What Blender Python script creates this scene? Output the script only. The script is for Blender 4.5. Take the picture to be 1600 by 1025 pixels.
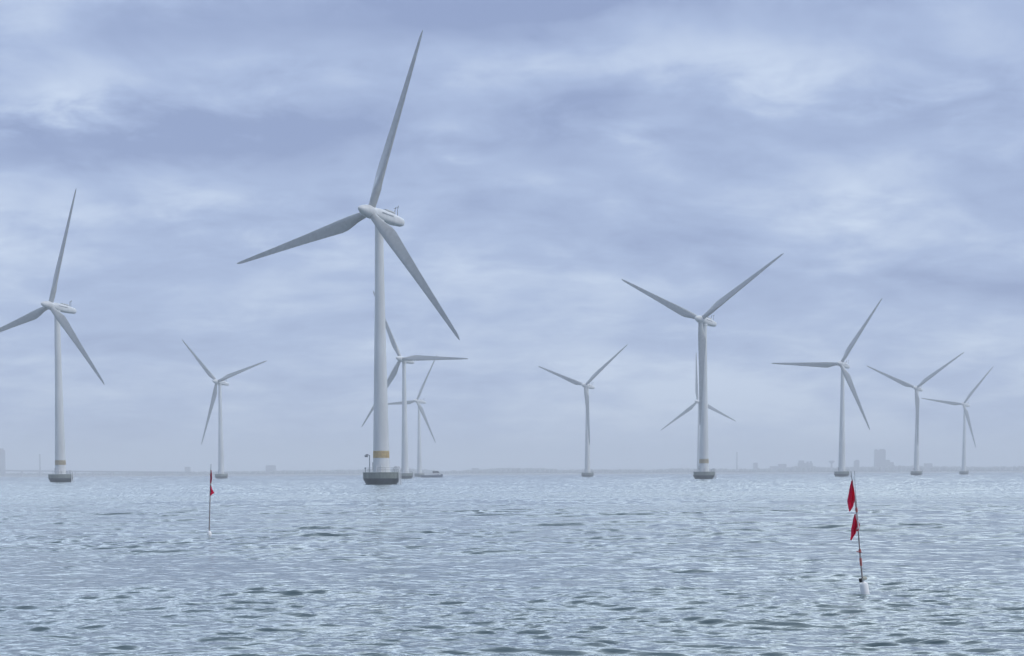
import bpy, bmesh, math, random
import numpy as np
from mathutils import Vector, Matrix

for o in list(bpy.data.objects):
    bpy.data.objects.remove(o)
scene = bpy.context.scene
col = scene.collection
R = math.radians

# ------------------------------------------------------------------ camera
F_PX, PPX, HOR = 2600.0, 800.0, 739.91          # focal length in photo pixels, principal column, horizon row
PITCH, ROLL, EYE = R(-3.868), R(-0.2358), 2.636
PPY = HOR + F_PX * math.tan(-PITCH)
right0 = Vector((1, 0, 0))
fwd = Vector((0, math.cos(PITCH), math.sin(PITCH)))
up0 = right0.cross(fwd)
cr, sr = math.cos(ROLL), math.sin(ROLL)
c_right = cr * right0 + sr * up0
c_up = -sr * right0 + cr * up0
cam_data = bpy.data.cameras.new('camera')
cam = bpy.data.objects.new('camera', cam_data)
col.objects.link(cam)
m = Matrix((c_right, c_up, -fwd)).transposed().to_4x4()
m.translation = Vector((0, 0, EYE))
cam.matrix_world = m
cam_data.sensor_width = 36
cam_data.lens = 36 * F_PX / 1600
cam_data.shift_x = (800 - PPX) / 1600
cam_data.shift_y = (PPY - 512.5) / 1600
cam_data.clip_start = 0.2
cam_data.clip_end = 60000
scene.camera = cam

def ray(px, py):
    return ((px - PPX) * c_right + (PPY - py) * c_up + F_PX * fwd)
def at_y(px, py, Y):
    """point of the photo ray at world depth Y"""
    d = ray(px, py)
    return Vector((0, 0, EYE)) + d * (Y / d.y)
def on_sea(px, py):
    d = ray(px, py)
    return Vector((0, 0, EYE)) + d * (-EYE / d.z)

# ------------------------------------------------------------------ light and sky
SUN_EL, SUN_AZ = 44.0, 112.0                       # azimuth clockwise from +Y
world = bpy.data.worlds.new('World')
scene.world = world
world.use_nodes = True
nt = world.node_tree
nt.nodes.clear()
N = nt.nodes.new
def L(a, b): nt.links.new(a, b)
def math_node(tree, op, a=None, b=None, c=None, clamp=False):
    n = tree.nodes.new('ShaderNodeMath'); n.operation = op; n.use_clamp = clamp
    for i, v in enumerate((a, b, c)):
        if v is None: continue
        if isinstance(v, (int, float)): n.inputs[i].default_value = v
        else: tree.links.new(v, n.inputs[i])
    return n.outputs[0]
def maprange(tree, v, a, b, c, d, smooth=True):
    n = tree.nodes.new('ShaderNodeMapRange')
    n.interpolation_type = 'SMOOTHSTEP' if smooth else 'LINEAR'
    tree.links.new(v, n.inputs[0])
    for i, x in enumerate((a, b, c, d)): n.inputs[i + 1].default_value = x
    return n.outputs[0]
def noise(tree, vec, scale, detail, rough, dist=0.0, loc=(0, 0, 0), sc=(1, 1, 1), dims='3D'):
    mp = tree.nodes.new('ShaderNodeMapping')
    mp.inputs['Location'].default_value = loc; mp.inputs['Scale'].default_value = sc
    tree.links.new(vec, mp.inputs[0])
    n = tree.nodes.new('ShaderNodeTexNoise'); n.noise_dimensions = dims
    n.inputs['Scale'].default_value = scale; n.inputs['Detail'].default_value = detail
    n.inputs['Roughness'].default_value = rough; n.inputs['Distortion'].default_value = dist
    tree.links.new(mp.outputs[0], n.inputs['Vector'])
    return n.outputs['Fac']
tc = N('ShaderNodeTexCoord')
sep = N('ShaderNodeSeparateXYZ'); L(tc.outputs['Generated'], sep.inputs[0])
zc = math_node(nt, 'MAXIMUM', sep.outputs['Z'], 0.0)
den = math_node(nt, 'ADD', zc, 0.24)
px_ = math_node(nt, 'DIVIDE', sep.outputs['X'], den)
py_ = math_node(nt, 'DIVIDE', sep.outputs['Y'], den)
comb = N('ShaderNodeCombineXYZ'); L(px_, comb.inputs[0]); L(py_, comb.inputs[1]); comb.inputs[2].default_value = 3.7
C0 = comb.outputs[0]
big = noise(nt, C0, 1.3, 2, 0.5, 0.3, (2.3, 7.1, 0), (0.9, 1.0, 1))
mid = noise(nt, C0, 3.6, 4, 0.52, 0.5, (5.0, 1.2, 4), (0.9, 1.0, 1))
sml = noise(nt, C0, 10.0, 5, 0.6, 0.3, (1.0, 9.2, 8), (0.9, 1.0, 1))
cl = math_node(nt, 'MULTIPLY_ADD', mid, 0.48, math_node(nt, 'MULTIPLY_ADD', big, 0.45, math_node(nt, 'MULTIPLY', sml, 0.26)))
cl = math_node(nt, 'SUBTRACT', cl, 0.595)          # about zero mean
# the larger heaps and gaps of this cloud deck, as (tan azimuth, tan elevation, half widths, weight)
ysafe = math_node(nt, 'MAXIMUM', sep.outputs['Y'], 0.05)
azt = math_node(nt, 'MULTIPLY_ADD', math_node(nt, 'SUBTRACT', mid, .5), .10, math_node(nt, 'DIVIDE', sep.outputs['X'], ysafe))
elt = math_node(nt, 'MULTIPLY_ADD', math_node(nt, 'SUBTRACT', sml, .5), .05, math_node(nt, 'DIVIDE', sep.outputs['Z'], ysafe))
front = maprange(nt, sep.outputs['Y'], 0.3, 0.6, 0.0, 1.0)
heaps = [(1160, 95, 190, 48, .10), (1500, 90, 150, 70, .09), (110, 140, 110, 36, .10), (480, 90, 130, 40, .07), (690, 190, 60, 26, .07),
         (985, 185, 60, 26, .06), (310, 290, 190, 40, .08), (1370, 300, 70, 30, .05), (930, 560, 60, 18, .05), (40, 20, 90, 35, .05), (830, 120, 90, 50, .01), (60, 330, 110, 26, .05),
         (80, 225, 170, 44, -.22), (360, 215, 190, 36, -.11), (900, -2, 200, 26, -.20), (230, 25, 160, 45, -.08), (450, 410, 180, 40, -.06),
         (1360, 190, 220, 30, -.06), (880, 225, 110, 30, -.06), (520, 300, 70, 40, -.04), (1200, 440, 260, 40, -.04), (1560, 260, 90, 40, -.05), (680, 20, 120, 25, -.06)]
acc = cl
for hx, hy, sx, sy, w in heaps:
    d_ = ray(hx, hy)
    u_ = math_node(nt, 'MULTIPLY', math_node(nt, 'SUBTRACT', azt, d_.x / d_.y), F_PX / sx)
    v_ = math_node(nt, 'MULTIPLY', math_node(nt, 'SUBTRACT', elt, d_.z / d_.y), F_PX / sy)
    r2 = math_node(nt, 'MULTIPLY_ADD', u_, u_, math_node(nt, 'MULTIPLY', v_, v_))
    g_ = math_node(nt, 'POWER', 2.71828, math_node(nt, 'MULTIPLY', r2, -1.0))
    acc = math_node(nt, 'MULTIPLY_ADD', math_node(nt, 'MULTIPLY', g_, front), w * .95, acc)
clf = maprange(nt, acc, -0.15, 0.15, 0.0, 1.0, smooth=False)
ramp = N('ShaderNodeValToRGB'); L(clf, ramp.inputs[0])
e = ramp.color_ramp.elements
e[0].position = 0.0; e[0].color = (.282, .362, .600, 1)
e[1].position = 1.0; e[1].color = (.650, .755, .940, 1)
x = ramp.color_ramp.elements.new(0.5); x.color = (.420, .522, .765, 1)
# added for the sea's reflections: bright band above the framed sky ahead, dimmed overhead
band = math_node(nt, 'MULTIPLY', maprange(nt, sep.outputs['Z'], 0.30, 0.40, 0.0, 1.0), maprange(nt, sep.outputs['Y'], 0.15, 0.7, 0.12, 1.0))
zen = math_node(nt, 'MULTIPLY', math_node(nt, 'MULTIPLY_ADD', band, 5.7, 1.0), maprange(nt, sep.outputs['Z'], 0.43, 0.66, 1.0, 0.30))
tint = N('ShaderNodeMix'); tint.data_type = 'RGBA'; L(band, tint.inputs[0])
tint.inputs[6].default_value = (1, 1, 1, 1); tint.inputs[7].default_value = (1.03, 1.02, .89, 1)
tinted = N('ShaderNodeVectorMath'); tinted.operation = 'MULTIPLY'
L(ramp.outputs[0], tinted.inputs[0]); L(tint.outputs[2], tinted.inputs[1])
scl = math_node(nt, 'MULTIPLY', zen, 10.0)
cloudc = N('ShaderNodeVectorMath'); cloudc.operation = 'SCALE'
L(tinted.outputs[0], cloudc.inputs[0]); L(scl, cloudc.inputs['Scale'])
sky = N('ShaderNodeTexSky'); sky.sky_type = 'NISHITA'; sky.sun_disc = False
sky.sun_elevation = R(SUN_EL); sky.sun_rotation = R(SUN_AZ)
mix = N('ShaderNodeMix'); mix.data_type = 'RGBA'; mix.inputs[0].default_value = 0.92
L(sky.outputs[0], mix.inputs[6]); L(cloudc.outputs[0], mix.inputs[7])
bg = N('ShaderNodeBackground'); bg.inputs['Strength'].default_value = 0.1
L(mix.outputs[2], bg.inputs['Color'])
wo = N('ShaderNodeOutputWorld'); L(bg.outputs[0], wo.inputs['Surface'])

sun_d = bpy.data.lights.new('sun', 'SUN')
sun_d.energy = 1.5; sun_d.angle = R(12); sun_d.color = (1.0, .96, .90)
sun = bpy.data.objects.new('sun', sun_d); col.objects.link(sun)
sdir = Vector((math.sin(R(SUN_AZ)) * math.cos(R(SUN_EL)), math.cos(R(SUN_AZ)) * math.cos(R(SUN_EL)), math.sin(R(SUN_EL))))
sun.rotation_euler = (-sdir).to_track_quat('-Z', 'Y').to_euler()
sun.location = (0, 0, 300)

scene.view_settings.view_transform = 'Standard'
scene.view_settings.look = 'None'
scene.view_settings.exposure = 0.0
scene.view_settings.gamma = 1.0
scene.render.engine = 'CYCLES'
scene.cycles.volume_bounces = 1
scene.cycles.max_bounces = 6
scene.cycles.use_denoising = True

# ------------------------------------------------------------------ materials
def material(name, color, rough=0.5, metallic=0.0, var=0.0, vscale=1.0, bump=0.0, spec=0.5, stretch=(1, 1, 1)):
    mt = bpy.data.materials.new(name); mt.use_nodes = True
    t = mt.node_tree; b = t.nodes['Principled BSDF']
    b.inputs['Base Color'].default_value = (*color, 1)
    b.inputs['Roughness'].default_value = rough
    b.inputs['Metallic'].default_value = metallic
    b.inputs['Specular IOR Level'].default_value = spec
    if var or bump:
        tcn = t.nodes.new('ShaderNodeTexCoord')
        f = noise(t, tcn.outputs['Object'], vscale, 5, 0.6, 0.3, (0, 0, 0), stretch)
        if var:
            r = t.nodes.new('ShaderNodeValToRGB'); t.links.new(f, r.inputs[0])
            r.color_ramp.elements[0].position = .25; r.color_ramp.elements[1].position = .75
            r.color_ramp.elements[0].color = (*[max(0, c * (1 - var)) for c in color], 1)
            r.color_ramp.elements[1].color = (*[min(1, c * (1 + var)) for c in color], 1)
            t.links.new(r.outputs[0], b.inputs['Base Color'])
        if bump:
            bn = t.nodes.new('ShaderNodeBump'); bn.inputs['Strength'].default_value = 1; bn.inputs['Distance'].default_value = bump
            t.links.new(f, bn.inputs['Height']); t.links.new(bn.outputs[0], b.inputs['Normal'])
    return mt
M = {}
M['white'] = material('white_paint', (.66, .68, .68), .42, var=.12, vscale=.8, stretch=(1, 1, .12))
M['blade'] = material('grey_gelcoat', (.40, .42, .42), .38, var=.14, vscale=.9)
M['yellow'] = material('yellow_paint', (.85, .66, .34), .5, var=.25, vscale=1.6)
M['faded'] = material('faded_yellow_paint', (.66, .58, .40), .55, var=.2, vscale=1.6)
M['concrete'] = material('weathered_concrete', (.21, .24, .22), .85, var=.35, vscale=.9, bump=.03, stretch=(1, 1, .4))
M['wet'] = material('wet_concrete', (.035, .05, .06), .45, var=.4, vscale=1.2, bump=.03)
M['steel'] = material('galvanised_steel', (.33, .35, .36), .45, .6, var=.15, vscale=2)
M['dark'] = material('dark_grey_metal', (.06, .065, .07), .5, var=.2, vscale=2)
M['glass'] = material('dark_window_glass', (.02, .025, .03), .1)
M['hull'] = material('blue_hull_paint', (.05, .08, .15), .35, var=.2, vscale=.6)
M['boatwhite'] = material('white_boat_paint', (.72, .73, .74), .35, var=.05, vscale=.8)
M['red'] = material('crimson_cloth', (.78, .013, .10), .8, var=.30, vscale=9, spec=.2)
M['maroon'] = material('dark_red_cloth', (.42, .008, .06), .8, var=.30, vscale=9, spec=.2)
M['pole'] = material('weathered_pole', (.30, .27, .26), .6, var=.4, vscale=7, stretch=(1, 1, .3))
M['tape'] = material('faded_red_tape', (.42, .10, .09), .6, var=.3, vscale=10)
M['foam'] = material('white_plastic_float', (.95, .95, .93), .35, var=.03, vscale=9)
M['cream'] = material('cream_foam', (.72, .70, .58), .7, var=.15, vscale=18, bump=.003)
M['black'] = material('black_rubber', (.01, .011, .014), .5, var=.2, vscale=12)
M['mirror'] = material('silver_reflector', (.75, .72, .72), .3, var=.1, vscale=10)
M['land'] = material('grass_land', (.07, .09, .05), .95, var=.4, vscale=.01)
M['trees'] = material('foliage', (.05, .065, .035), .95, var=.5, vscale=.05)
M['wallgrey'] = material('grey_render', (.17, .17, .18), .9, var=.15, vscale=.05)
M['walldark'] = material('brown_brick', (.12, .10, .10), .9, var=.2, vscale=.05)
M['roof'] = material('dark_roofing', (.07, .07, .075), .9, var=.2, vscale=.1)
M['bridge'] = material('bridge_concrete', (.20, .21, .22), .9, var=.2, vscale=.05)

# ------------------------------------------------------------------ helpers
def tag(o, label=None, cat=None, group=None, kind=None):
    for k, v in (('label', label), ('category', cat), ('group', group), ('kind', kind)):
        if v: o[k] = v
    return o
def link_mesh(name, bm, mats, parent=None, smooth=True, angle=35):
    me = bpy.data.meshes.new(name)
    bmesh.ops.recalc_face_normals(bm, faces=bm.faces)
    if smooth:
        ca = R(angle)
        for f in bm.faces: f.smooth = True
        for ed in bm.edges:
            if len(ed.link_faces) == 2 and ed.calc_face_angle(0) > ca: ed.smooth = False
    bm.to_mesh(me); bm.free()
    for mt in (mats if isinstance(mats, (list, tuple)) else [mats]): me.materials.append(mt)
    o = bpy.data.objects.new(name, me); col.objects.link(o)
    if parent: o.parent = parent
    return o
def empty(name, loc, rz=0.0):
    o = bpy.data.objects.new(name, None); col.objects.link(o)
    o.empty_display_size = 1; o.location = loc; o.rotation_euler = (0, 0, rz)
    return o
def loft(bm, rings, cap=True, mat=0, closed=True):
    vr = [[bm.verts.new(p) for p in r] for r in rings]
    n = len(rings[0])
    for a, b in zip(vr, vr[1:]):
        for i in range(n if closed else n - 1):
            f = bm.faces.new((a[i], a[(i + 1) % n], b[(i + 1) % n], b[i])); f.material_index = mat
    if cap:
        for r in (vr[0], vr[-1]):
            f = bm.faces.new(r); f.material_index = mat
    return vr
def lathe(bm, prof, seg=32, mat=0, axis=Matrix.Identity(4), cap=True):
    """prof: (radius, height) pairs about local z"""
    rings = [[axis @ Vector((r * math.cos(2 * math.pi * i / seg), r * math.sin(2 * math.pi * i / seg), z)) for i in range(seg)] for r, z in prof]
    return loft(bm, rings, cap, mat)
def tube(bm, pts, rad, seg=8, mat=0):
    pts = [Vector(p) for p in pts]
    rings = []
    prev = None
    for i, p in enumerate(pts):
        t = (pts[min(i + 1, len(pts) - 1)] - pts[max(i - 1, 0)]).normalized()
        u = prev if prev is not None else (Vector((1, 0, 0)) if abs(t.x) < .8 else Vector((0, 1, 0)))
        u = (u - t * u.dot(t)).normalized(); prev = u
        w = t.cross(u)
        rr = rad[i] if isinstance(rad, (list, tuple)) else rad
        rings.append([p + rr * (math.cos(2 * math.pi * k / seg) * u + math.sin(2 * math.pi * k / seg) * w) for k in range(seg)])
    return loft(bm, rings, True, mat)
def box(bm, c, s, mat=0, rot=None, bevel=0.0):
    r = bmesh.ops.create_cube(bm, size=1.0)
    vs = r['verts']
    for v in vs:
        q = Vector((v.co.x * s[0], v.co.y * s[1], v.co.z * s[2]))
        v.co = (rot @ q if rot else q) + Vector(c)
    fs = set(f for v in vs for f in v.link_faces)
    for f in fs: f.material_index = mat
    if bevel:
        es = list(set(ed for v in vs for ed in v.link_edges))
        bmesh.ops.bevel(bm, geom=es, offset=bevel, segments=2, affect='EDGES')
def copy_tree(o, parent=None):
    c = o.copy(); col.objects.link(c)
    if parent is not None: c.parent = parent
    for ch in [k for k in o.children]:
        copy_tree(ch, c)
    return c

# ------------------------------------------------------------------ the sea: one sheet to the horizon
def build_sea():
    rng = np.random.default_rng(11)
    HF = EYE * F_PX
    dep = np.arange(330.0, 0.75, -0.5)
    r = np.concatenate([np.arange(2.0, HF / 330.0 - .4, 1.5), HF / dep, [9000.0]])
    nr = len(r)
    dr = np.gradient(r)
    dense = R(23)
    th_d = np.arange(-dense, dense, 1.5 / F_PX)
    th_c = np.linspace(dense, 2 * math.pi - dense, 90, endpoint=False)
    th = np.concatenate([th_d, th_c]).astype(np.float64)
    nc = len(th)
    dth = np.gradient(np.concatenate([th, [2 * math.pi - dense]]))[:nc]
    X0 = r[:, None] * np.sin(th)[None, :]
    Y0 = r[:, None] * np.cos(th)[None, :]
    Z = np.zeros_like(X0); SX = np.zeros_like(X0); SY = np.zeros_like(X0); DX = np.zeros_like(X0); DY = np.zeros_like(X0)
    n = 150
    # wind lanes and calmer patches
    patch = np.zeros_like(X0)
    for _ in range(9):
        L1 = rng.uniform(18, 130); aa = R(90) + rng.normal(0, .5)
        patch += np.sin(2 * math.pi / L1 * (X0 * math.cos(aa) * .45 + Y0 * math.sin(aa)) + rng.uniform(0, 6.28))
    patch = np.clip(1 + .085 * patch, .6, 1.35)
    lam = np.exp(rng.uniform(math.log(.22), math.log(9.0), n))
    main = R(262)                                  # waves run towards the viewer
    ang = main + rng.normal(0, 1, n) * np.where(lam > .6, R(16), R(21))
    slope = (.046 * np.exp(-(np.log(lam / .45) / .9) ** 2) + .027 * np.exp(-(np.log(lam / 2.8) / .7) ** 2)) * rng.uniform(.5, 1.3, n)
    for i in range(n):
        k = 2 * math.pi / lam[i]; a = slope[i] / k
        w = np.clip((lam[i] / dr - 2.0) / 2.0, 0, 1)
        near = r < 18
        w[near] = 0
        r0, r1 = int(near.sum()), nr
        dx, dy = math.cos(ang[i]), math.sin(ang[i])
        # a slow change of amplitude along the crest groups the waves
        gx, gy = rng.normal(0, 1, 2) * k * .08
        gp, ph = rng.uniform(0, 6.28, 2)
        xs, ys = X0[r0:r1].astype(np.float32), Y0[r0:r1].astype(np.float32)
        env = (.65 + .5 * np.sin(gx * xs + gy * ys + gp)) * patch[r0:r1]
        p = (k * (dx * xs + dy * ys) + ph)
        cs = np.cos(p); sn = np.sin(p)
        seen = np.clip((lam[i] / dr[r0:r1] - .5) / 1.6, .22, 1)[:, None]   # ripples finer than the rows only roughen the water
        full = a * k * env * sn * seen                     # true slope, also where the rows are too far apart to carry the shape
        SX[r0:r1] += full * dx; SY[r0:r1] += full * dy
        amp = (a * w[r0:r1])[:, None] * env
        Z[r0:r1] += amp * cs
        s = amp * sn * .9
        DX[r0:r1] -= s * dx; DY[r0:r1] -= s * dy
    X = X0 + DX; Y = Y0 + DY
    co = np.stack([X, Y, Z], -1).reshape(-1, 3)
    co = np.concatenate([co, [[0, 0, 0]]]).astype(np.float32)
    # facets seen far off lean towards the boat; the hidden backs of the waves fold away
    rad = np.maximum(r, 1)[:, None]
    ux, uy = X0 / rad, Y0 / rad
    sv = SX * -ux + SY * -uy; st = SX * -uy + SY * ux   # slope of the normal towards the boat, and across
    far = np.clip((r - 40) / 160, 0, 1)[:, None]
    sv = sv * (1 + 2.0 * np.clip((r - 32) / 110, 0, 1)[:, None])   # wave fronts hide the troughs behind them
    folded = (.03 + .075 * np.clip((r - 50) / 120, 0, 1)[:, None]) + .9 * np.where(sv > 0, sv, -.35 * sv)
    calm = 1 - .5 * np.clip((r - 200) / 700, 0, 1)[:, None] ** .7
    sv = sv * (1 - far) + (.105 * (1 - calm) + folded * calm) * far
    st = st * (1 - far + calm * far)
    nx_ = -ux * sv - uy * st; ny_ = -uy * sv + ux * st
    nrm = np.stack([nx_, ny_, np.ones_like(nx_)], -1).reshape(-1, 3)
    nrm = np.concatenate([nrm, [[0, 0, 1]]])
    nrm /= np.linalg.norm(nrm, axis=1)[:, None]
    idx = np.arange(nr * nc).reshape(nr, nc)
    nx = np.roll(idx, -1, axis=1)
    quads = np.stack([idx[:-1], idx[1:], nx[1:], nx[:-1]], -1).reshape(-1, 4)
    tris = np.stack([idx[0], nx[0], np.full(nc, nr * nc)], -1)
    me = bpy.data.meshes.new('water')
    me.vertices.add(len(co)); me.vertices.foreach_set('co', co.ravel())
    loops = np.concatenate([quads.ravel(), tris.ravel()]).astype(np.int32)
    starts = np.concatenate([np.arange(len(quads)) * 4, len(quads) * 4 + np.arange(nc) * 3]).astype(np.int32)
    me.loops.add(len(loops)); me.loops.foreach_set('vertex_index', loops)
    me.polygons.add(len(starts)); me.polygons.foreach_set('loop_start', starts)
    me.polygons.foreach_set('use_smooth', np.ones(len(starts), dtype=bool))
    me.update(calc_edges=True)
    if me.polygons[len(me.polygons) // 2].normal.z < 0: me.flip_normals()
    o = bpy.data.objects.new('water', me); col.objects.link(o)
    mt = bpy.data.materials.new('sea_water'); mt.use_nodes = True
    t = mt.node_tree; b = t.nodes['Principled BSDF']
    b.inputs['Base Color'].default_value = (.082, .122, .134, 1)
    b.inputs['IOR'].default_value = 1.333
    b.inputs['Roughness'].default_value = .09
    g = t.nodes.new('ShaderNodeNewGeometry')
    P = g.outputs['Position']
    rip = noise(t, P, 8.0, 3, .6, .4, (0, 0, 0), (.42, 1, 1))
    chop = noise(t, P, .8, 4, .6, .5, (3, 1, 0), (.32, 1, 1))
    gust = noise(t, P, .035, 3, .55, .6, (1, 5, 0), (.35, 1, 1))
    gf = maprange(t, gust, .3, .7, .55, 1.25)
    ln = t.nodes.new('ShaderNodeVectorMath'); ln.operation = 'LENGTH'; t.links.new(P, ln.inputs[0])
    # farther out, where the sheet is too coarse to carry the chop, the bump carries it
    gf = math_node(t, 'MULTIPLY', gf, maprange(t, ln.outputs['Value'], 25.0, 110.0, .8, 1.2))
    h = math_node(t, 'MULTIPLY_ADD', rip, .020, math_node(t, 'MULTIPLY', chop, .09))
    h = math_node(t, 'MULTIPLY', h, gf)
    bn = t.nodes.new('ShaderNodeBump'); bn.inputs['Strength'].default_value = 1.0; bn.inputs['Distance'].default_value = 1.0
    t.links.new(h, bn.inputs['Height']); t.links.new(bn.outputs[0], b.inputs['Normal'])
    at = me.attributes.new('wave_normal', 'FLOAT_VECTOR', 'POINT')
    at.data.foreach_set('vector', nrm.astype(np.float32).ravel())
    an = t.nodes.new('ShaderNodeAttribute'); an.attribute_name = 'wave_normal'
    t.links.new(an.outputs['Vector'], bn.inputs['Normal'])
    me.materials.append(mt)
    return tag(o, kind='structure')
build_sea()

# ------------------------------------------------------------------ far shore
SHORE = 4500.0
prof_px = [(-300, 739), (0, 739), (60, 738.5), (110, 738.5), (180, 738), (260, 737.5), (340, 736.5), (420, 735.5), (520, 734), (600, 732),
           (650, 732), (690, 736), (735, 734), (790, 730.5), (850, 731.5), (880, 733.5), (960, 733), (1020, 733.5), (1060, 731.5),
           (1150, 732.5), (1200, 731), (1230, 730), (1260, 726.5), (1290, 730), (1360, 728.5), (1400, 727), (1450, 728), (1520, 729), (1600, 728), (1900, 729)]
def profile(px):
    return float(np.interp(px, [p[0] for p in prof_px], [p[1] for p in prof_px]))
bm = bmesh.new()
random.seed(5)
xs = np.linspace(-3200, 3200, 161)
rows = [(SHORE - 12, -.9), (SHORE, .6), (SHORE + 40, 2.0), (SHORE + 250, 4.0), (SHORE + 1500, 6.0), (SHORE + 1600, -.9)]
grid = [[bm.verts.new((xx, yy + 18 * math.sin(xx * .011) + 9 * math.sin(xx * .037), zz)) for xx in xs] for yy, zz in rows]
for a, b2 in zip(grid, grid[1:]):
    for i in range(len(xs) - 1):
        bm.faces.new((a[i], a[i + 1], b2[i + 1], b2[i]))
land = tag(link_mesh('land', bm, M['land']), kind='structure')
# the woodland along the shore reads as one mass
bm = bmesh.new()
px = -260.0
ico = bmesh.new(); bmesh.ops.create_icosphere(ico, subdivisions=1, radius=1)
ico_v = [v.co.copy() for v in ico.verts]; ico_f = [[v.index for v in f.verts] for f in ico.faces]; ico.free()
while px < 1880:
    Yd = SHORE + 60 + random.uniform(0, 140)
    top = at_y(px, profile(px) + random.uniform(-.5, 1.3), Yd)
    hgt = max(5.0, top.z)
    rr = random.uniform(5, 9)
    vs = [bm.verts.new((top.x + v.x * rr * random.uniform(.8, 1.2), Yd + v.y * rr * random.uniform(.8, 1.2), 1.5 + hgt * .5 + v.z * (hgt * .5 - 1) * random.uniform(.9, 1.05))) for v in ico_v]
    for f in ico_f: bm.faces.new([vs[i] for i in f])
    px += random.uniform(1.2, 3.2)
tag(link_mesh('woodland', bm, M['trees'], smooth=False), 'low hazy belt of trees along the far shore', 'woodland', kind='stuff')

def block(name, label, cat, x0, x1, ytop, Yd=SHORE + 120, depth=18.0, mat='wallgrey', steps=(), roof=.8, extra=None, group=None):
    """a far building from its left, right and top in the photo, standing at depth Yd"""
    a, b2 = at_y(x0, ytop, Yd), at_y(x1, ytop, Yd)
    cx, w, h = (a.x + b2.x) / 2, b2.x - a.x, a.z
    root = empty(name, (cx, Yd + depth / 2, 1.5)); tag(root, label, cat, group)
    q = bmesh.new(); box(q, (0, 0, (h - 1.5) / 2), (w, depth, h - 1.5), bevel=.15)
    link_mesh('wall', q, M[mat], root, smooth=False)
    q = bmesh.new(); box(q, (0, 0, h - 1.5 + roof / 2 + .003), (w + .5, depth + .5, roof))
    rf = link_mesh('roof', q, M['roof'], root, smooth=False)
    for (s0, s1, st) in steps:
        c0, c1 = at_y(s0, st, Yd), at_y(s1, st, Yd)
        q = bmesh.new()
        lo = 0 if c0.z < h else h - 1.5 + roof + .006
        top = c0.z - 1.5
        box(q, ((c0.x + c1.x) / 2 - cx, 0, (lo + top) / 2), (c1.x - c0.x, depth * .7, top - lo), bevel=.1)
        link_mesh('wing' if c0.z < h else 'rooftop_plant_room', q, M[mat], root, smooth=False)
    return root, h, cx
block('tower_block', 'tall hazy tower block with stepped wing on the right side of the far shore', 'building', 1368, 1384, 704, steps=((1384.3, 1391, 718.5), (1391.3, 1397, 722), (1368.6, 1371.5, 701.8), (1375.5, 1383, 701.6)))
block('tower_block', 'tall faint tower cut by the left edge of the photo', 'building', -9, 5, 704, Yd=SHORE + 150, mat='walldark', steps=((-6, 3, 700.5),))
block('apartment_building', 'wide low hazy building on the shore between the left marker and the big turbine', 'building', 415, 430, 729, steps=((415.5, 429.5, 727),))
block('apartment_building', 'small narrow hazy block just right of the right chimney', 'building', 1178, 1184, 723.5)
block('apartment_building', 'low flat hazy building midway between the chimney and the water tower', 'building', 1217, 1229, 725.5, steps=((1204, 1216.7, 728.5),))
block('apartment_building', 'hazy block with two small roof stubs left of the water tower', 'building', 1248, 1270, 724, steps=((1249, 1257, 719.5), (1261.5, 1264, 721), (1266.5, 1269, 720.5)))
block('apartment_building', 'narrow hazy block standing between the water tower and the tall tower block', 'building', 1336, 1343, 720.5, steps=((1338, 1342.5, 718.5),))
block('apartment_building', 'low hazy building on the shore right of the tall tower block', 'building', 1446, 1457, 724.5)
block('barn', 'small hazy shed at the shoreline left of the left marker buoy', 'building', 288.5, 296, 730)
block('barn', 'small hazy hall on the shore right of the small boat', 'building', 737, 748, 732)
def chimney(label, x, ytop, w, group=None):
    Yd = SHORE + 130
    p = at_y(x, ytop, Yd)
    root = empty('chimney', (p.x, Yd, 1.5)); tag(root, label, 'chimney')
    q = bmesh.new(); h = p.z - 1.5
    lathe(q, [(w * .65, 0), (w * .5, h * .5), (w * .42, h - 2)], 14)
    link_mesh('stack', q, M['wallgrey'], root)
    q = bmesh.new(); lathe(q, [(w * .5, h - 1.998), (w * .5, h)], 14)
    link_mesh('rim', q, M['roof'], root)
chimney('thin faint chimney left of the leftmost turbine foundation', 62, 709.5, 4.6)
chimney('thin faint chimney on the shore just right of the mid right turbine', 1151.5, 706.5, 3.8)
p = at_y(1299.5, 719.5, SHORE + 120)
root = empty('water_tower', (p.x, SHORE + 120, 1.5)); tag(root, 'hazy mushroom shaped water tower on the far right shore', 'water tower')
q = bmesh.new(); lathe(q, [(3.4, 0), (2.4, p.z * .6), (2.8, p.z - 9.5)], 16); link_mesh('stem', q, M['wallgrey'], root)
q = bmesh.new(); lathe(q, [(2.9, p.z - 9.49), (7.8, p.z - 5.5), (8.6, p.z - 3.2), (6.5, p.z - 1.7), (1.2, p.z - 1.5)], 20); link_mesh('tank', q, M['wallgrey'], root)
# low bridge far left
Yb = SHORE - 350
a, b2 = at_y(-260, 732.0, Yb), at_y(300, 737.0, Yb)
root = empty('bridge', (a.x, Yb, 0)); tag(root, 'long low hazy bridge on piers at the far left horizon', 'bridge')
q = bmesh.new()
box_pts = []
nseg = 40
rings = []
for i in range(nseg + 1):
    tt = i / nseg
    c = a.lerp(b2, tt) - Vector((a.x, Yb, 0))
    rings.append([Vector((c.x, dy, c.z + dz)) for dy, dz in ((-9, 0), (9, 0), (7, -3.4), (-7, -3.4))])
loft(q, rings); link_mesh('deck', q, M['bridge'], root, smooth=False)
for i in range(1, nseg, 2):
    c = a.lerp(b2, i / nseg) - Vector((a.x, Yb, 0))
    q = bmesh.new(); box(q, (0, 0, (c.z - 3.41 - .9) / 2), (3.0, 9, c.z - 3.41 + .9), bevel=.3)
    o = link_mesh('pier', q, M['bridge'], root, smooth=False); o.location = (c.x, 0, 0)

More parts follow.
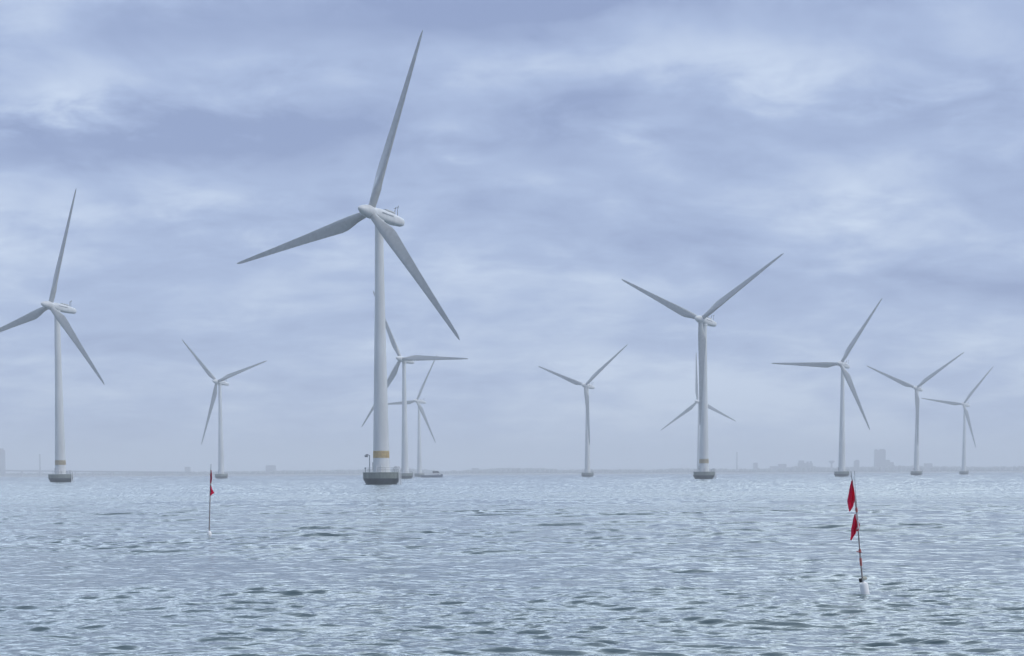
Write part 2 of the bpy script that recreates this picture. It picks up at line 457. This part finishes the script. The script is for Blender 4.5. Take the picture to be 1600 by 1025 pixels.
# ------------------------------------------------------------------ wind turbines
HUB_Z, OVERHANG, TILT, ROTOR = 68.0, 3.4, R(6.12), 45.9
DECK = 3.1
axis_n = Vector((0, -math.cos(TILT), math.sin(TILT)))
ax_rt = Vector((1, 0, 0)); ax_v = axis_n.cross(ax_rt)
hub_c = Vector((0, 0, HUB_Z)) + axis_n * OVERHANG
def axis_frame(origin, zdir, xdir):
    z = zdir.normalized(); x = (xdir - z * xdir.dot(z)).normalized(); y = z.cross(x)
    mm = Matrix((x, y, z)).transposed().to_4x4(); mm.translation = origin
    return mm
def tower_r(z):
    return float(np.interp(z, [DECK, 12, 45, 66.2], [2.16, 1.98, 1.30, 1.06]))

def make_blade():
    q = bmesh.new()
    rs = [1.0, 2.0, 3.2, 4.6, 6.2, 8.0, 10.0, 12.5, 15.5, 19, 23, 27, 31, 35, 38.5, 41.5, 43.8, 45.0, 45.6, 45.9]
    chord = np.interp(rs, [0, 2.2, 4.6, 6.2, 8.0, 10, 15.5, 23, 31, 38.5, 43.8, 45.2, 45.9], [1.9, 1.9, 2.35, 2.9, 3.35, 3.45, 2.95, 2.3, 1.72, 1.22, .82, .55, .12])
    circ = np.interp(rs, [0, 2.4, 8.5], [1, 1, 0])
    thick = np.interp(rs, [0, 8, 15, 30, 45.9], [1, .36, .25, .19, .15])
    twist = np.interp(rs, [0, 3, 8, 15, 25, 35, 45.9], [14, 14, 13, 8, 3.5, 1.2, 0]) + 1.5
    n = 22
    rings = []
    for r, c, k, th, tw in zip(rs, chord, circ, thick, twist):
        ring = []
        lead = (.5 * k + .30 * (1 - k)) * c
        for i in range(n):
            a = 2 * math.pi * i / n
            # circle section
            xc, yc = math.cos(a) * c / 2 + (lead - c / 2), math.sin(a) * c / 2
            # aerofoil section: from leading edge round to trailing edge
            u = (1 - math.cos(a)) / 2
            yt = 5 * th * (.2969 * math.sqrt(u) - .126 * u - .3516 * u * u + .2843 * u ** 3 - .1036 * u ** 4)
            camber = .03 * math.sin(math.pi * u)
            xa = lead - u * c
            ya = (yt if a < math.pi else -yt) * c + camber * c
            x_, y_ = xc * k + xa * (1 - k), yc * k + ya * (1 - k)
            t2 = R(tw)
            ring.append(Vector((x_ * math.cos(t2) + y_ * math.sin(t2), -x_ * math.sin(t2) + y_ * math.cos(t2) - .0006 * r * r * .5, r)))
        rings.append(ring)
    loft(q, rings)
    return link_mesh('blade', q, M['blade'], smooth=True, angle=50)

def make_turbine():
    root = empty('wind_turbine', (0, 0, 0))
    # foundation: ice cone and round deck
    q = bmesh.new()
    lathe(q, [(3.75, -.95), (3.9, 0), (4.62, 1.25), (4.66, 1.55)], 40, 1, cap=False)
    lathe(q, [(4.66, 1.551), (4.70, 1.75), (4.70, 2.85), (4.78, 2.87), (4.78, 3.02), (4.70, DECK), (2.0, DECK + .02)], 40, 0, cap=True)
    fd = link_mesh('foundation', q, [M['concrete'], M['wet']], root)
    # railing on the far and right side of the deck
    q = bmesh.new()
    ang = [R(-62 + 12 * i) for i in range(22)]
    for a in ang[::2]:
        tube(q, [(4.5 * math.cos(a), 4.5 * math.sin(a), DECK), (4.5 * math.cos(a), 4.5 * math.sin(a), DECK + 1.15)], .045, 6)
    for hz in (.6, 1.15):
        tube(q, [(4.5 * math.cos(a), 4.5 * math.sin(a), DECK + hz) for a in ang], .04, 6)
    link_mesh('railing', q, M['steel'], fd)
    # boat landing: two bent fender pipes with rungs
    q = bmesh.new()
    for s in (-.55, .55):
        a0 = R(14)
        rad = Vector((math.cos(a0), math.sin(a0), 0)); tan = Vector((-math.sin(a0), math.cos(a0), 0))
        path = [rad * 3.6 + tan * s + Vector((0, 0, DECK)), rad * 3.7 + tan * s + Vector((0, 0, DECK + .9)), rad * 4.1 + tan * s + Vector((0, 0, DECK + 1.45)),
                rad * 4.7 + tan * s + Vector((0, 0, DECK + 1.4)), rad * 5.15 + tan * s + Vector((0, 0, DECK + .8)), rad * 5.2 + tan * s + Vector((0, 0, DECK - .5)), rad * 5.2 + tan * s + Vector((0, 0, -.9))]
        tube(q, path, .13, 8)
    for i in range(9):
        z = .1 + i * .36
        tube(q, [rad * 5.2 - tan * .5 + Vector((0, 0, z)), rad * 5.2 + tan * .5 + Vector((0, 0, z))], .035, 6)
    link_mesh('boat_landing_ladder', q, M['boatwhite'], fd)
    # davit crane on the left
    dv = Vector((-2.2, -2.0, 0))
    q = bmesh.new()
    tube(q, [dv + Vector((0, 0, DECK)), dv + Vector((0, 0, DECK + 4.4))], .12, 10)
    tube(q, [dv + Vector((0, 0, DECK + 4.25)), dv + Vector((-.5, -.35, DECK + 4.6)), dv + Vector((-.8, -.6, DECK + 4.5))], .10, 8)
    box(q, dv + Vector((-.7, -.5, DECK + 4.15)), (.7, .55, .55), bevel=.05)
    link_mesh('davit_crane', q, M['steel'], fd)
    q = bmesh.new()
    lathe(q, [(.1, DECK), (.1, DECK + .8), (.22, DECK + .82), (.22, DECK + 1.2), (.05, DECK + 1.28)], 10, axis=Matrix.Translation((-3.9, -1.7, 0)))
    link_mesh('navigation_lantern', q, M['steel'], fd)
    q = bmesh.new(); box(q, (-2.85, -2.75, DECK - .55), (.9, .18, 1.6), rot=Matrix.Rotation(R(-44), 3, 'Z'), bevel=.05)
    for v in q.verts: v.co += Vector((-.48, -.5, 0))
    link_mesh('fender', q, M['boatwhite'], fd)
    # tower with welded sections
    q = bmesh.new()
    zs = [DECK + .02, DECK + .25, DECK + .26, 6.7, 8.6, 12, 20, 26.9, 26.91, 27.09, 27.1, 34, 45.9, 45.91, 46.09, 46.1, 55, 64.6, 66.0]
    prof = []
    for z in zs:
        r_ = tower_r(z)
        if z < DECK + .255: r_ += .16
        if z in (26.91, 27.09, 45.91, 46.09): r_ += .03
        prof.append((r_, z))
    lathe(q, prof, 40)
    tw = link_mesh('tower', q, M['white'], root)
    q = bmesh.new()
    lathe(q, [(tower_r(6.75) + .012, 6.75), (tower_r(8.55) + .012, 8.55)], 40, cap=False)
    bmesh.ops.solidify(q, geom=list(q.faces), thickness=.01)
    link_mesh('yellow_band', q, M['yellow'], tw)
    q = bmesh.new(); box(q, (0, 0, 0), (.95, .12, 2.1), bevel=.04)
    d = link_mesh('door', q, M['dark'], tw); a = R(214)
    d.location = (2.14 * math.cos(a), 2.14 * math.sin(a), DECK + 1.5); d.rotation_euler = (0, 0, a + math.pi / 2)
    q = bmesh.new(); box(q, (0, 0, 0), (1.5, .5, 1.7), bevel=.05)
    d = link_mesh('equipment_cabinet', q, M['boatwhite'], fd); a = R(296)
    d.location = (2.75 * math.cos(a), 2.75 * math.sin(a), DECK + .87); d.rotation_euler = (0, 0, a + math.pi / 2)
    # nacelle: long rounded hood behind the rotor, along the shaft
    fr = axis_frame(hub_c, -axis_n, ax_rt)          # z runs downwind, x right; y = z cross x
    upv = ax_v
    q = bmesh.new()
    rings = []
    for s, w, hh, off, ex in ((.95, 1.15, 1.15, 0, 2), (1.0, 1.38, 1.38, 0, 2), (1.8, 1.52, 1.55, .02, 2.3), (3.4, 1.62, 1.66, .05, 2.8), (6.5, 1.62, 1.62, .08, 3.0), (9.0, 1.55, 1.45, .10, 3.0),
                              (10.6, 1.42, 1.25, .10, 2.8), (11.5, 1.32, 1.14, .08, 2.8), (11.95, 1.05, .9, .05, 2.5), (12.1, .6, .5, .05, 2.2)):
        ring = []
        w *= .90; hh *= .92; s = 1 + (s - 1) * 1.06 if s > 1 else s
        for i in range(28):
            a = 2 * math.pi * i / 28
            ca, sa = math.cos(a), math.sin(a)
            xx = math.copysign(abs(ca) ** (2 / ex), ca) * w
            yy = math.copysign(abs(sa) ** (2 / ex), sa) * hh + off
            ring.append(hub_c - axis_n * s + ax_rt * xx + upv * yy)
        rings.append(ring)
    loft(q, rings)
    nc = link_mesh('nacelle', q, M['white'], root, angle=40)
    for side in (1, -1):
        q = bmesh.new()
        box(q, (0, 0, 0), (.10, 4.4, .30), bevel=.03)
        rotm = Matrix((ax_rt, -axis_n, upv)).transposed()
        for v in q.verts: v.co = hub_c - axis_n * 5.2 + ax_rt * (side * 1.47) + upv * .45 + rotm @ v.co
        link_mesh('side_vent', q, M['steel'], nc)
    q = bmesh.new()
    lathe(q, [(1.22, 65.9), (1.30, 66.0), (1.30, 66.75)], 28)
    link_mesh('yaw_bearing', q, M['white'], nc)
    q = bmesh.new()
    rotm = Matrix((ax_rt, -axis_n, upv)).transposed()
    box(q, (0, 0, 0), (1.5, 3.6, .35), bevel=.1)
    for v in q.verts: v.co = hub_c - axis_n * 7.2 + upv * 1.82 + rotm @ v.co
    link_mesh('roof_cooler', q, M['white'], nc)
    for s, xo in ((9.6, .95), (10.4, -.55)):
        q = bmesh.new()
        b0 = hub_c - axis_n * s + ax_rt * xo + upv * 1.15
        tube(q, [b0, b0 + Vector((0, 0, 1.5)), b0 + Vector((.12, .25, 2.6))], .07, 6)
        tube(q, [b0 + Vector((-.35, 0, 2.2)), b0 + Vector((.4, .2, 2.25))], .045, 6)
        link_mesh('wind_vane_mast', q, M['dark'], nc)
    # spinner: long bullet nose
    q = bmesh.new()
    lathe(q, [(1.45, -.93), (1.62, -.7), (1.66, 0), (1.60, .9), (1.42, 1.9), (1.15, 2.9), (.85, 3.7), (.5, 4.35), (.2, 4.6), (.03, 4.66)], 32, axis=axis_frame(hub_c, axis_n, ax_rt))
    link_mesh('spinner', q, M['white'], root)
    bl = make_blade(); bl.parent = root
    for k in range(2):
        c = bl.copy(); col.objects.link(c); c.parent = root
    return root
def set_rotor(root, phase):
    k = 0
    for ch in root.children:
        if ch.name.split('.')[0] == 'blade':
            a = R(phase + 120 * k); k += 1
            z = math.cos(a) * ax_rt + math.sin(a) * ax_v
            x = math.sin(a) * ax_rt - math.cos(a) * ax_v
            ch.matrix_basis = axis_frame(hub_c, z, x)
GROUP = 'offshore wind turbines'
turbines = [  # x, y, rotor phase, yaw, label
    (-33.268, 426.34, 72.23, 34.97, 'largest and nearest white wind turbine, orange band above its round concrete base'),
    (-176.77, 653.92, 75.70, 32.59, 'leftmost white wind turbine, one blade reaching out of the photo'),
    (83.53, 724.28, 33.61, 35.80, 'second brightest wind turbine right of centre, blades spread in a Y, faint orange band'),
    (202.28, 1021.85, 57.22, 33.35, 'wind turbine behind the right red flag marker, one blade pointing level to the left'),
    (319.79, 1317.43, 35.19, 33.73, 'pale wind turbine with Y spread blades, second from the right edge'),
    (443.09, 1634.02, 50.62, 40.82, 'rightmost and smallest pale wind turbine'),
    (-61.477, 962.25, 117.68, 30.03, 'wind turbine just right of the largest tower, one blade pointing level to the right'),
    (-83.34, 1510.20, 62.84, 35.14, 'hazy wind turbine behind the small boat, its left blade crossing the neighbouring tower'),
    (-206.86, 1188.63, 16.68, 29.11, 'pale wind turbine beside the left marker pole, blades spread in a wide Y'),
    (57.23, 1257.71, 39.20, 34.34, 'pale wind turbine standing alone between the largest tower and the mid right turbine'),
    (174.21, 1549.63, 94.84, 35.59, 'faint wind turbine mostly hidden behind the mid right tower, two blades drooping'),
]
proto = make_turbine()
made = []
for i, t in enumerate(turbines):
    made.append(proto if i == 0 else copy_tree(proto))
for o, (x, y, ph, yaw, lab) in zip(made, turbines):
    o.location = (x, y, 0); o.rotation_euler = (0, 0, -R(yaw))
    tag(o, lab, 'wind turbine', GROUP)
    set_rotor(o, ph)
    if y > 500:                                    # only the nearest base carries a davit
        for fd_ in o.children:
            for b_ in list(fd_.children):
                if b_.name.split('.')[0] in ('davit_crane', 'navigation_lantern'): bpy.data.objects.remove(b_)
    if 500 < y < 800:                              # weathered, paler bands on the second and third towers
        for tw_ in o.children:
            for b_ in tw_.children:
                if b_.name.startswith('yellow_band'):
                    b_.data = b_.data.copy(); b_.data.materials[0] = M['faded']; b_['label'] = 'pale faded yellow band'
    if y > 800:                                    # the farther towers show no coloured band
        for tw_ in o.children:
            for b_ in list(tw_.children):
                if b_.name.startswith('yellow_band'): bpy.data.objects.remove(b_)

# ------------------------------------------------------------------ small boat by the far foundation
Yv = 1240.0
s0, s1 = at_y(658, 746, Yv), at_y(692, 746, Yv)
Lb = s1.x - s0.x
boat = empty('motor_boat', ((s0.x + s1.x) / 2, Yv, 0), R(4))
tag(boat, 'small dark hulled motor boat with white wheelhouse near the far turbine bases', 'boat')
q = bmesh.new(); rings = []
for u in [k / 11 for k in range(12)]:
    xx = -Lb / 2 + u * Lb
    bw = 2.2 * (1 - max(0, (u - .55) / .45) ** 2.2) * (.92 + .08 * min(1, u * 5)) + .03
    sh = 1.65 + .9 * u ** 2
    kx = 0 if u < .9 else 0
    rings.append([Vector((xx, -bw, sh)), Vector((xx - .15 * u, -bw * .86, .5)), Vector((xx - .9 * u * u, -bw * .4, -.55)), Vector((xx - .9 * u * u, bw * .4, -.55)), Vector((xx - .15 * u, bw * .86, .5)), Vector((xx, bw, sh))])
loft(q, rings); link_mesh('hull', q, M['hull'], boat, angle=25)
q = bmesh.new()
base, roofz = 2.0, 5.0
x0, x1 = Lb * .02, Lb * .36
vs = [[Vector((x0, -1.6, 1.7)), Vector((x1 + .6, -1.5, 1.9)), Vector((x1 + .6, 1.5, 1.9)), Vector((x0, 1.6, 1.7))],
      [Vector((x0, -1.5, 3.1)), Vector((x1, -1.4, 3.1)), Vector((x1, 1.4, 3.1)), Vector((x0, 1.5, 3.1))]]
loft(q, vs); cab = link_mesh('wheelhouse', q, M['boatwhite'], boat, smooth=False)
q = bmesh.new()
loft(q, [[Vector((x0 + .05, -1.45, 3.103)), Vector((x1 - .05, -1.35, 3.103)), Vector((x1 - .05, 1.35, 3.103)), Vector((x0 + .05, 1.45, 3.103))],
         [Vector((x0 + .2, -1.3, 4.5)), Vector((x1 - 1.2, -1.2, 4.5)), Vector((x1 - 1.2, 1.2, 4.5)), Vector((x0 + .2, 1.3, 4.5))]])
link_mesh('window', q, M['glass'], cab, smooth=False)
q = bmesh.new(); box(q, ((x0 + x1) / 2 - .6, 0, 4.63), (x1 - x0 - .6, 3.0, .25), bevel=.06); link_mesh('roof', q, M['wallgrey'], cab, smooth=False)
q = bmesh.new(); tube(q, [(x0 + .8, 0, 4.76), (x0 + .6, 0, 6.6)], .07, 6); tube(q, [(x0 + .65, -.6, 6.0), (x0 + .65, .6, 6.0)], .05, 6); link_mesh('mast', q, M['boatwhite'], boat)
q = bmesh.new()
for i in range(7):
    tube(q, [(-Lb * .46 + i * Lb * .075, -2.0, 1.65), (-Lb * .46 + i * Lb * .075, -2.0, 2.5)], .04, 6)
tube(q, [(-Lb * .46, -2.0, 2.5), (-Lb * .01, -2.0, 2.55)], .04, 6)
link_mesh('railing', q, M['steel'], boat)

# ------------------------------------------------------------------ flag marker buoys
def flag_mesh(rows, Y, origin, folds, depth=.05):
    """cloth hanging in folds; rows of (y, left, right) in photo pixels at depth Y"""
    q = bmesh.new()
    rows_f = []
    ys = [r[0] for r in rows]
    yy = [ys[0] + (ys[-1] - ys[0]) * k / 21 for k in range(22)]
    nx = 12
    grid = []
    for j, y_ in enumerate(yy):
        l = float(np.interp(y_, ys, [r[1] for r in rows])); rr = float(np.interp(y_, ys, [r[2] for r in rows]))
        line = []
        for i in range(nx + 1):
            u = i / nx
            p = at_y(l + (rr - l) * u, y_, Y) - origin
            p.y += depth * math.sin(u * folds * math.pi + .5 * j / 4) * (.25 + .75 * math.sin(math.pi * min(1, j / 21 + .1))) + .02 * math.sin(j * .6)
            line.append(q.verts.new(p))
        grid.append(line)
    for a_, b_ in zip(grid, grid[1:]):
        for i in range(nx): q.faces.new((a_[i], a_[i + 1], b_[i + 1], b_[i]))
    bmesh.ops.solidify(q, geom=list(q.faces), thickness=.006)
    return q

# right marker
base = on_sea(1351, 929)
Y = base.y
root = empty('marker_buoy', base); O = base.copy()
tag(root, 'nearer flag marker on the right with two drooping red flags and a white jug float', 'marker buoy', 'flag marker buoys')
P = lambda x, y, dy=0.0: at_y(x, y, Y) - O + Vector((0, dy, 0))
q = bmesh.new()
path = [(1350, 925), (1347.5, 905), (1346, 890), (1344, 868), (1341.7, 838), (1338.6, 800), (1334.8, 772), (1331.6, 750)]
tube(q, [P(*p) for p in path], [.018, .018, .017, .016, .015, .015, .014, .013], 10)
pole = link_mesh('pole', q, M['pole'], root)
q = bmesh.new()
tube(q, [P(1331.6, 750.5), P(1330.4, 744), P(1329.6, 736)], [.012, .009, .007], 8)
link_mesh('pole_tip', q, M['steel'], pole)
q = bmesh.new()
tube(q, [P(1340.2, 806, .03), P(1339, 790, .04), P(1337, 765, .04), P(1335.8, 736, .03)], [.008, .008, .006, .005], 6)
link_mesh('whip_antenna', q, M['steel'], pole)
for y0, x0, y1, x1 in ((884, 1345.5, 872, 1344.4), (864, 1343.7, 858, 1343.3), (800, 1338.6, 793, 1337.8)):
    q = bmesh.new(); tube(q, [P(x0, y0), P(x1, y1)], .026, 10); link_mesh('tape_band', q, M['tape'], pole)
q = bmesh.new(); tube(q, [P(1337.5, 861.5, -.03), P(1346, 862.5, -.03)], .011, 6); link_mesh('crossbar', q, M['tape'], pole)
q = flag_mesh([(751, 1330.6, 1332.4), (765, 1327.2, 1333.8), (776, 1325.8, 1335.2), (783, 1324.6, 1335.0), (792, 1325.2, 1332.2), (799, 1326.6, 1328.4)], Y - .03, O, 3)
link_mesh('flag', q, M['red'], root)
q = flag_mesh([(803, 1335.4, 1337.2), (815, 1332.6, 1338.2), (824, 1331.2, 1338.8), (832, 1330.4, 1337.5), (838, 1329.2, 1333.6), (844, 1328.4, 1330.4)], Y - .03, O, 3)
fl = link_mesh('flag', q, M['red'], root)
q = flag_mesh([(811, 1339.2, 1340.0), (816, 1341.0, 1342.4), (820, 1341.8, 1343.8), (825, 1340.5, 1343.0), (830, 1337.2, 1340.2)], Y - .02, O, 2, .015)
link_mesh('flag_fold', q, M['red'], fl)
q = bmesh.new()
a_, b_ = P(1339.2, 812, -.06), P(1340.2, 826, -.06)
tube(q, [a_, b_], .018, 8); link_mesh('reflector', q, M['mirror'], pole)
# jug float
q = bmesh.new()
c0, c1 = P(1353.4, 938), P(1348.9, 909.5)
axis = axis_frame(c0, c1 - c0, Vector((1, 0, 0))); hl = (c1 - c0).length
lathe(q, [(.05, -.05), (.090, -.04), (.094, .02), (.092, hl * .84), (.084, hl * .93), (.05, hl * .98), (.03, hl), (.028, hl + .06)], 24, axis=axis)
jug = link_mesh('float', q, M['foam'], root)
q = bmesh.new()
mm = axis_frame(P(1350.6, 903.6, -.01), c1 - c0, Vector((1, 0, .1)))
box(q, (0, 0, 0), (.105, .09, .075), bevel=.02)
for v in q.verts: v.co = mm @ v.co
link_mesh('foam_block', q, M['cream'], root)
q = bmesh.new()
lathe(q, [(.02, -.045), (.036, -.035), (.038, .03), (.03, .045)], 16, axis=axis_frame(P(1344.2, 906.5, -.04), c1 - c0, Vector((1, 0, 0))))
link_mesh('weight', q, M['black'], root)

# left marker
base = on_sea(327.2, 837)
Y = base.y
O = base.copy()
root = empty('marker_buoy', base)
tag(root, 'farther flag marker on the left with an upright pole and two small dark red flags', 'marker buoy', 'flag marker buoys')
q = bmesh.new()
tube(q, [P(326.9, 836), P(327.4, 810), P(328.3, 775), P(329.0, 750), P(329.3, 735)], [.026, .026, .024, .02, .018], 10)
pole = link_mesh('pole', q, M['pole'], root)
q = bmesh.new(); tube(q, [P(329.3, 735.2), P(329.7, 725)], [.014, .010], 8); link_mesh('pole_tip', q, M['steel'], pole)
q = flag_mesh([(734.5, 328.7, 330.3), (742, 327.9, 330.9), (750, 327.8, 330.8), (756, 328.4, 330.0)], Y - .04, O, 2, .06)
link_mesh('flag', q, M['maroon'], root)
q = flag_mesh([(758.5, 328.3, 329.6), (764, 328.2, 331.4), (768, 328.0, 333.2), (770.5, 328.0, 334.8), (772, 328.2, 332.0), (774.5, 328.4, 329.6)], Y - .04, O, 2, .06)
link_mesh('flag', q, M['red'], root)
q = bmesh.new(); tube(q, [P(329.4, 757, 0), P(329.7, 753, 0)], .05, 8); link_mesh('reflector', q, M['mirror'], pole)
q = bmesh.new()
c0, c1 = P(327.6, 842), P(327.0, 829.5)
hl = (c1 - c0).length
lathe(q, [(.05, -.05), (.085, -.03), (.095, .02), (.095, hl * .6), (.08, hl * .82), (.05, hl * .95), (.03, hl)], 20, axis=axis_frame(c0, c1 - c0, Vector((1, 0, 0))))
link_mesh('float', q, M['foam'], root)

# ------------------------------------------------------------------ haze
bm = bmesh.new(); box(bm, (0, 3000, 59.3), (19000, 19000, 121.4))
hz = link_mesh('haze', bm, [], smooth=False)
mt = bpy.data.materials.new('sea_haze'); mt.use_nodes = True
t = mt.node_tree; t.nodes.clear()
pv = t.nodes.new('ShaderNodeVolumePrincipled')
pv.inputs['Color'].default_value = (.98, .985, 1.0, 1)
pv.inputs['Density'].default_value = .00037
pv.inputs['Anisotropy'].default_value = 0.0
mo = t.nodes.new('ShaderNodeOutputMaterial'); t.links.new(pv.outputs[0], mo.inputs['Volume'])
hz.data.materials.append(mt)
tag(hz, kind='stuff', label='pale sea haze filling the air over the water', cat='haze')
